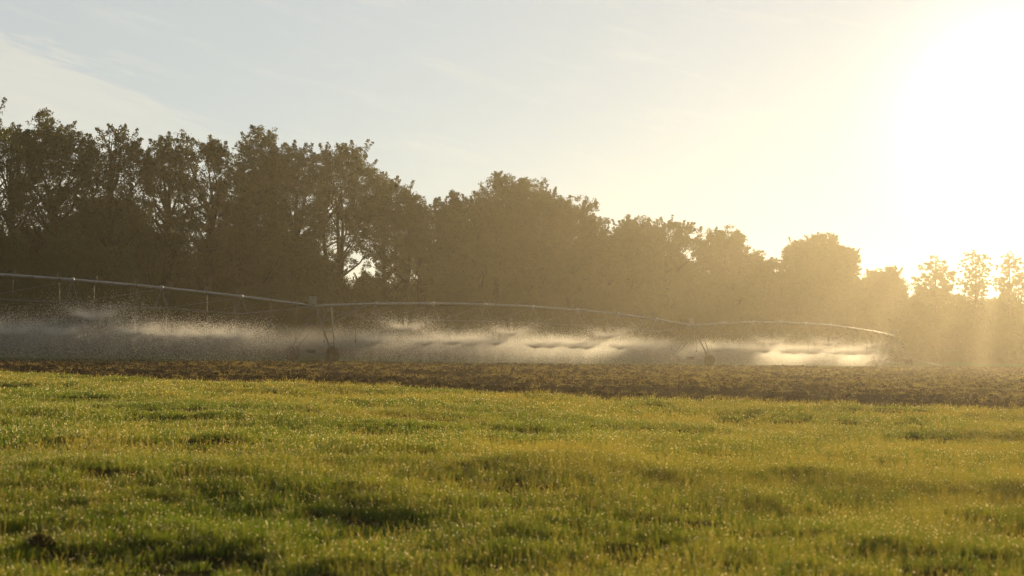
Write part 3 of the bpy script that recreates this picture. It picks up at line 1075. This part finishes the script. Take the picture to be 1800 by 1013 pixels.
def span(pa, pb, bow, nose):
    A, B = g3(pa) + Z * PIPE_H, g3(pb) + Z * PIPE_H
    L = np.linalg.norm(B - A)
    d = (B - A) / L
    side = np.array([d[1], -d[0], 0])
    side /= np.linalg.norm(side)

    def P(t):
        return A + (B - A) * t + Z * bow * 4 * t * (1 - t)
    m = MB()
    m.tube([loc(P(t)) for t in np.linspace(0, 1, 41)], 0.078, 10)
    nj = 8
    for k in range(1, nj):
        t = k / nj
        m.tube([loc(P(t - 0.0011)), loc(P(t + 0.0011))], 0.15, 10)
    ps = m.build('pipe_span', M_steel, root, smooth=True)
    # trusses: V struts at every joint, rods along both sides
    drop = 1.35
    js = [k / nj for k in range(1, nj)]

    def low(t, s):
        e = min(1.0, min(t, 1 - t) * nj / 1.0)
        h = drop * (0.72 + 0.28 * math.sin(math.pi * t))
        return P(t) - Z * h + side * s * 0.62
    for s in (-1, 1):
        rm = MB()
        pts = [P(0.004) - Z * 0.1 + side * s * 0.12] + [low(t, s) for t in js] + [P(0.996) - Z * 0.1 + side * s * 0.12]
        for a, b in zip(pts[:-1], pts[1:]):
            rm.tube([loc(a), loc(b)], 0.016, 6)
        rm.build('truss_rod', M_truss, ps)
    for t in js:
        sm = MB()
        for s in (-1, 1):
            sm.tube([loc(P(t) - Z * 0.06), loc(low(t, s))], 0.03, 6)
        sm.tube([loc(low(t, -1)), loc(low(t, 1))], 0.022, 6)
        # diagonal web to the next joint's pipe
        if t + 1 / nj < 0.99:
            sm.tube([loc(low(t, 1)), loc(P(t + 1 / nj) - Z * .07)], 0.015, 5)
        sm.build('strut', M_truss, ps)
    # drops
    nd = 19
    for k in range(nd):
        t = (k + 0.5) / nd
        p = P(t)
        gl = float(gz(p[0], p[1]))
        high = (k % 5 == nose)
        hn = 2.5 if high else 1.6
        hn += random.Random(k * 7 + nose).uniform(-.08, .08)
        s = 1 if k % 2 else -1
        o_ = side * s * 0.22
        sway = side * s * 0.25
        hm = MB()
        top = p + Z * 0.085
        hm.tube([loc(top), loc(top + Z * 0.2), loc(top + Z * 0.27 + o_ * .35), loc(top + Z * 0.25 + o_ * .75), loc(top + Z * 0.1 + o_), loc(p - Z * 0.2 + o_)], 0.022, 6)
        q = np.array([p[0], p[1], gl + hn]) + o_
        hm.tube([loc(p - Z * 0.2 + o_), loc((p + o_) * .5 + q * .5 + sway * .1), loc(q)], 0.017, 6)
        ho = hm.build('drop_hose', M_hose, root, smooth=True)
        nm = MB()
        nm.tube([loc(q), loc(q - Z * 0.06), loc(q - Z * 0.1), loc(q - Z * 0.18), loc(q - Z * 0.2)], [0.03, 0.045, 0.06, 0.06, 0.02], 8)
        nm.tube([loc(q - Z * 0.22), loc(q - Z * 0.235)], [0.085, 0.085], 10)
        nm.build('nozzle', M_hose, ho)
        nozzles.append((q - Z * 0.2, high, k))
    return d, side, P


def tower(p, d, side, last=False):
    """d: along the span (outwards), side: travel direction"""
    B = g3(p)
    T = B + Z * PIPE_H
    m = MB()
    wb = 1.9
    hubs = []
    for s in (-1, 1):
        hub = B + side * s * wb
        hub[2] = float(gz(hub[0], hub[1])) + 0.56
        hubs.append(hub)
        foot = hub + Z * 0.25 - d * 0.0
        la, lb = T + d * 0.3 - Z * 0.12, T + d * 1.75 - Z * 0.05
        if last:
            la, lb = T - d * 0.1 - Z * 0.12, T - d * 1.2 - Z * 0.05
        m.tube([loc(la), loc(foot - d * 0.18)], 0.062, 6)
        m.tube([loc(lb), loc(foot + d * 0.22)], 0.052, 6)
        for t in (0.56, 0.82):
            a = la * (1 - t) + (foot - d * .18) * t
            b = lb * (1 - t) + (foot + d * .22) * t
            m.tube([loc(a), loc(b)], 0.028, 6)
        # brace back up to the pipe
        a = lb * 0.62 + (foot + d * .22) * 0.38
        sgn = -1 if last else 1
        m.tube([loc(a), loc(T + sgn * d * 5.2 + Z * 0.2)], 0.042, 6)
        m.tube([loc(a), loc(T + sgn * d * 0.3 - Z * .1)], 0.02, 5)
    # cross tie between the two sides
    for t in (0.42,):
        q = [T * (1 - t) + (h + Z * .25) * t for h in hubs]
        m.tube([loc(q[0]), loc(q[1])], 0.025, 6)
    # short riser column
    m.tube([loc(T - Z * 0.25), loc(T + Z * 0.15)], 0.13, 10)
    fr = m.build('drive_tower', M_dull, root)
    bm_ = MB()
    c = (hubs[0] + hubs[1]) / 2
    ax = hubs[1] - hubs[0]
    L = np.linalg.norm(ax)
    ax = ax / L
    upv = np.cross(d, ax)
    bm_.box(loc(c + d * 0.16 + Z * 0.03), (ax, d, upv), (L / 2 - 0.1, 0.085, 0.085))
    bm_.build('base_beam', M_steel, fr)
    gm = MB()
    gm.box(loc(c + d * 0.02 + Z * 0.17), (ax, d, Z), (0.2, 0.16, 0.13))
    gm.tube([loc(c + Z * 0.2 - ax * 0.1), loc(c + Z * 0.2 - ax * 0.52)], 0.12, 10)
    gm.build('gear_motor', M_dull, fr)
    cb = MB()
    cb.box(loc(T + Z * 0.36 - d * 0.02), (side, d, Z), (0.17, 0.24, 0.24))
    cb.box(loc(T + Z * 0.63 - d * 0.02), (side, d, Z), (0.2, 0.27, 0.025))
    cb.build('control_box', M_box, fr)
    cab = MB()
    for s, k in ((-1, .5), (1, .8), (-1, 1.1)):
        b0 = T - Z * 0.05 + d * (-0.7 + 0.5 * k)
        cab.tube([loc(b0), loc(b0 - Z * 0.5 + d * .05), loc(b0 - Z * (0.9 + .2 * k) + d * 0.18 * s), loc(b0 - Z * (1.2 + .2 * k) + d * 0.1)], 0.014, 5)
    cab.build('cable', M_hose, fr)
    for hub in hubs:
        w = MB()
        n = 40
        prof = [(0.30, -0.13), (0.40, -0.165), (0.48, -0.16), (0.515, -0.12), (0.525, 0), (0.515, 0.12), (0.48, 0.16), (0.40, 0.165), (0.30, 0.13)]
        V, Fs = [], []
        c0 = loc(hub - d * 0.05)
        for k in range(n):
            a = 2 * math.pi * k / n
            e = math.cos(a) * side + math.sin(a) * Z
            for rr, yy in prof:
                V.append(c0 + e * rr + d * yy)
        mpf = len(prof)
        for k in range(n):
            k2 = (k + 1) % n
            for j in range(mpf - 1):
                Fs.append((k * mpf + j, k * mpf + j + 1, k2 * mpf + j + 1, k2 * mpf + j))
        w.add(V, Fs, 0)
        for k in range(20):        # chevron lugs
            for s in (-1, 1):
                a = 2 * math.pi * (k + (0.5 if s > 0 else 0)) / 20
                e = math.cos(a) * side + math.sin(a) * Z
                a2 = a + 0.16
                e2 = math.cos(a2) * side + math.sin(a2) * Z
                tg = -math.sin(a) * side + math.cos(a) * Z
                p0 = c0 + e2 * 0.525 + d * s * 0.01
                p1 = c0 + e * 0.505 + d * s * 0.165
                ww = tg * 0.028
                V = [p0 - ww, p0 + ww, p1 + ww, p1 - ww, p0 - ww + e2 * .055, p0 + ww + e2 * .055, p1 + ww + e * .06, p1 - ww + e * .06]
                w.add(V, [(0, 1, 5, 4), (1, 2, 6, 5), (2, 3, 7, 6), (3, 0, 4, 7), (4, 5, 6, 7), (3, 2, 1, 0)], 0)
        # dished rim and hub
        rimp = [(0.305, -0.12), (0.27, -0.11), (0.24, -0.03), (0.10, -0.02), (0.09, -0.09), (0.0, -0.09)]
        V, Fs = [], []
        nn = 28
        for sgn in (1, -1):
            b = len(V)
            for k in range(nn):
                a = 2 * math.pi * k / nn
                e = math.cos(a) * side + math.sin(a) * Z
                for rr, yy in rimp:
                    V.append(c0 + e * rr + d * yy * sgn)
            q = len(rimp)
            for k in range(nn):
                k2 = (k + 1) % nn
                for j in range(q - 1):
                    Fs.append((b + k * q + j, b + k * q + j + 1, b + k2 * q + j + 1, b + k2 * q + j))
        w.add(V, Fs, 1)
        w.build('wheel', [M_rubber, M_rim], fr)
    if last:
        # lowered end boom sloping to the ground beyond the last wheel
        e = MB()
        nh = hubs[1] if hubs[1][0] > hubs[0][0] else hubs[0]
        a = nh + Z * 0.55
        b = at(1664, 646, nh[1] + 1.0)
        b[2] = float(gz(b[0], b[1])) + 0.12
        mid = a * .5 + b * .5 + Z * 0.03
        e.tube([loc(a), loc(mid)], 0.02, 6)
        e.tube([loc(mid), loc(b)], 0.05, 8)
        e.build('end_boom', M_steel, root)
    return fr


d01, s01, _ = span(P0, P1, 0.86, 2)
d12, s12, _ = span(P1, P2, 0.86, 3)
d23, s23, _ = span(P2, P3, 0.86, 1)
tower(P0, d01, s01)
tower(P1, d12, s12)
tower(P2, d23, s23)
tower(P3, d23, s23, last=True)

# small looped hoses lying in the crop on the far left
for pxs, h in (((104, 142), 0.16), ((176, 200), 0.22)):
    pts = []
    for k in range(9):
        t = k / 8
        p = at(pxs[0] + (pxs[1] - pxs[0]) * t, 617, 104)
        p[2] = float(gz(p[0], p[1])) + 0.08 + h * math.sin(math.pi * t)
        pts.append(p)
    m = MB()
    m.tube(pts, 0.035, 8)
    o = m.build('water_hose', M_steel, None, smooth=True)
    tag(o, 'pale pipe arched low over the crop, ' + ('left and longer of the two' if h < .2 else 'right and shorter of the two'), 'pipe', 'low pipes in the crop')


# ------------------------------------------------------------------ water spray: one object per nozzle
def spray_mesh(seed, hn, n):
    """drops thrown out of a nozzle at height hn: ballistic fan falling to the ground, nozzle at the origin"""
    r = np.random.default_rng(seed)
    jet = r.uniform(size=n) < 0.17         # the tight streams that form the bright V at the nozzle
    th = np.where(jet, R(25) + r.normal(0, 0.09, n), R(27) + r.normal(0, 0.12, n))
    v0 = 6.3 * np.clip(r.normal(0.86, 0.18, n), 0.25, 1.15)
    drag = 1.0
    # fall time to the ground
    vz = v0 * np.sin(th)
    tf = (vz + np.sqrt(vz ** 2 + 2 * 9.81 * 0.55 * hn)) / (9.81 * 0.55)
    u = r.uniform(0, 1, n)
    tt = tf * u ** 1.7
    tt = np.where(jet, 0.26 * r.uniform(size=n) ** 1.3, tt)
    vr = v0 * np.cos(th)
    rad = vr * (1 - np.exp(-drag * tt)) / drag
    z = vz * tt - 0.5 * 9.81 * 0.55 * tt ** 2
    # discrete streams close to the nozzle
    az = (r.integers(0, 16, n) + r.normal(0, 0.16, n)) * 2 * math.pi / 16
    p = np.stack([rad * np.cos(az), rad * np.sin(az), z], 1)
    p += r.normal(size=(n, 3)) * (0.015 + 0.11 * np.minimum(tt, 1.2))[:, None]
    k = p[:, 2] > -hn + 0.03
    p, tt = p[k], tt[k]
    s = 0.0125 * r.uniform(0.6, 1.35, len(p)) * np.where(tt < 0.05, 0.8, 1.0)
    tet = np.array([(1, 1, 1), (1, -1, -1), (-1, 1, -1), (-1, -1, 1)], float) * 0.6
    q = r.normal(size=(len(p), 4))
    q /= np.linalg.norm(q, axis=1)[:, None]
    w, x_, y_, z_ = q.T
    Rm = np.stack([np.stack([1 - 2 * (y_ ** 2 + z_ ** 2), 2 * (x_ * y_ - w * z_), 2 * (x_ * z_ + w * y_)], 1),
                   np.stack([2 * (x_ * y_ + w * z_), 1 - 2 * (x_ ** 2 + z_ ** 2), 2 * (y_ * z_ - w * x_)], 1),
                   np.stack([2 * (x_ * z_ - w * y_), 2 * (y_ * z_ + w * x_), 1 - 2 * (x_ ** 2 + y_ ** 2)], 1)], 1)
    V = (np.einsum('nij,kj->nki', Rm, tet) * s[:, None, None] + p[:, None, :]).reshape(-1, 3)
    b = np.arange(len(p))[:, None] * 4
    Fs = np.concatenate([b + np.array(t) for t in ((0, 1, 2), (0, 3, 1), (0, 2, 3), (1, 3, 2))])
    return mesh_np('water_spray', V, Fs, M_drop, smooth=True)


NDROP = 24000
lowm = [spray_mesh(700 + i, 1.55, NDROP) for i in range(4)]
highm = [spray_mesh(720 + i, 2.55, NDROP) for i in range(2)]
for i, (p, high, k) in enumerate(nozzles):
    pxx = 900 + F * p[0] / p[1]
    if pxx < -160 or min(np.hypot(*(p[:2] - q)) for q in (P1, P2, P3)) < 5.0:
        continue
    o = link('water_spray', (highm[i % 2] if high else lowm[i % 4]))
    o.location = tuple(p)
    o.rotation_euler = (0, 0, i * 0.77)
    if pxx < 550:
        lab = ('raised grey water spray from a short hose close under the left pipe' if high else 'grey shaded fan of water spray under the left pipe')
        gp = 'sprays under the left span'
    elif pxx < 1216:
        lab = ('raised golden water spray from a short hose under the middle span' if high else 'golden backlit fan of water spray under the middle span')
        gp = 'sprays under the middle span'
    else:
        lab = ('raised pale water spray from a short hose under the far span' if high else 'pale bright fan of water spray under the far span')
        gp = 'sprays under the far span'
    tag(o, lab, 'water spray', gp)


# fine mist drifting in the curtain
def mist():
    d = (P3 - P0) / np.linalg.norm(P3 - P0)
    sd = np.array([d[1], -d[0]])
    ns, nr = 260, 17
    L = np.linalg.norm(P3 - P0)
    V, Fs = [], []
    for i in range(ns):
        s = L * 0.12 + (L * 0.985 - L * 0.12) * i / (ns - 1)
        c = P0 + d * s
        e = min(1.0, min(i, ns - 1 - i) / 5.0 + 0.05)
        for k in range(nr):
            a = math.pi * k / (nr - 1)
            w = 3.2 * math.cos(a) - 1.5
            h = (2.7 + 0.35 * float(vnoise(s, k * 0.6, 1.6, 41)) + 0.25 * float(vnoise(s, 0, 5.0, 42))) * (max(0, math.sin(a)) ** 0.6) * e
            p = c + sd * w
            V.append((p[0], p[1], float(gz(p[0], p[1])) + 0.05 + h))
    for i in range(ns - 1):
        for k in range(nr - 1):
            Fs.append((i * nr + k, i * nr + k + 1, (i + 1) * nr + k + 1, (i + 1) * nr + k))
        Fs.append((i * nr + nr - 1, i * nr, (i + 1) * nr, (i + 1) * nr + nr - 1))
    me = bpy.data.meshes.new('water_mist')
    me.from_pydata(V, [], Fs + [tuple(range(nr)), tuple((ns - 1) * nr + k for k in range(nr - 1, -1, -1))])
    import bmesh
    bm = bmesh.new()
    bm.from_mesh(me)
    bmesh.ops.recalc_face_normals(bm, faces=bm.faces[:])
    print('mist volume', bm.calc_volume(signed=True))
    bm.to_mesh(me)
    bm.free()
    me.materials.append(mist_mat('fine_mist', MIST_DENSITY, 0.6))
    me.update()
    o = link('water_mist', me)
    tag(o, 'fine drifting mist under the irrigation pipe', 'mist', kind='stuff')


mist()

# haze: one closed box round camera and scene
hb = MB()
hb.box((0, 160, 8.5), ((1, 0, 0), (0, 1, 0), (0, 0, 1)), (320, 330, 15.5), bevel=0.02)
ho = hb.build('haze', vol_mat('morning_haze', HAZE_DENSITY, HAZE_G, (1.0, 0.91, 0.72)))
tag(ho, 'thin golden morning haze over the whole field', 'haze', kind='stuff')
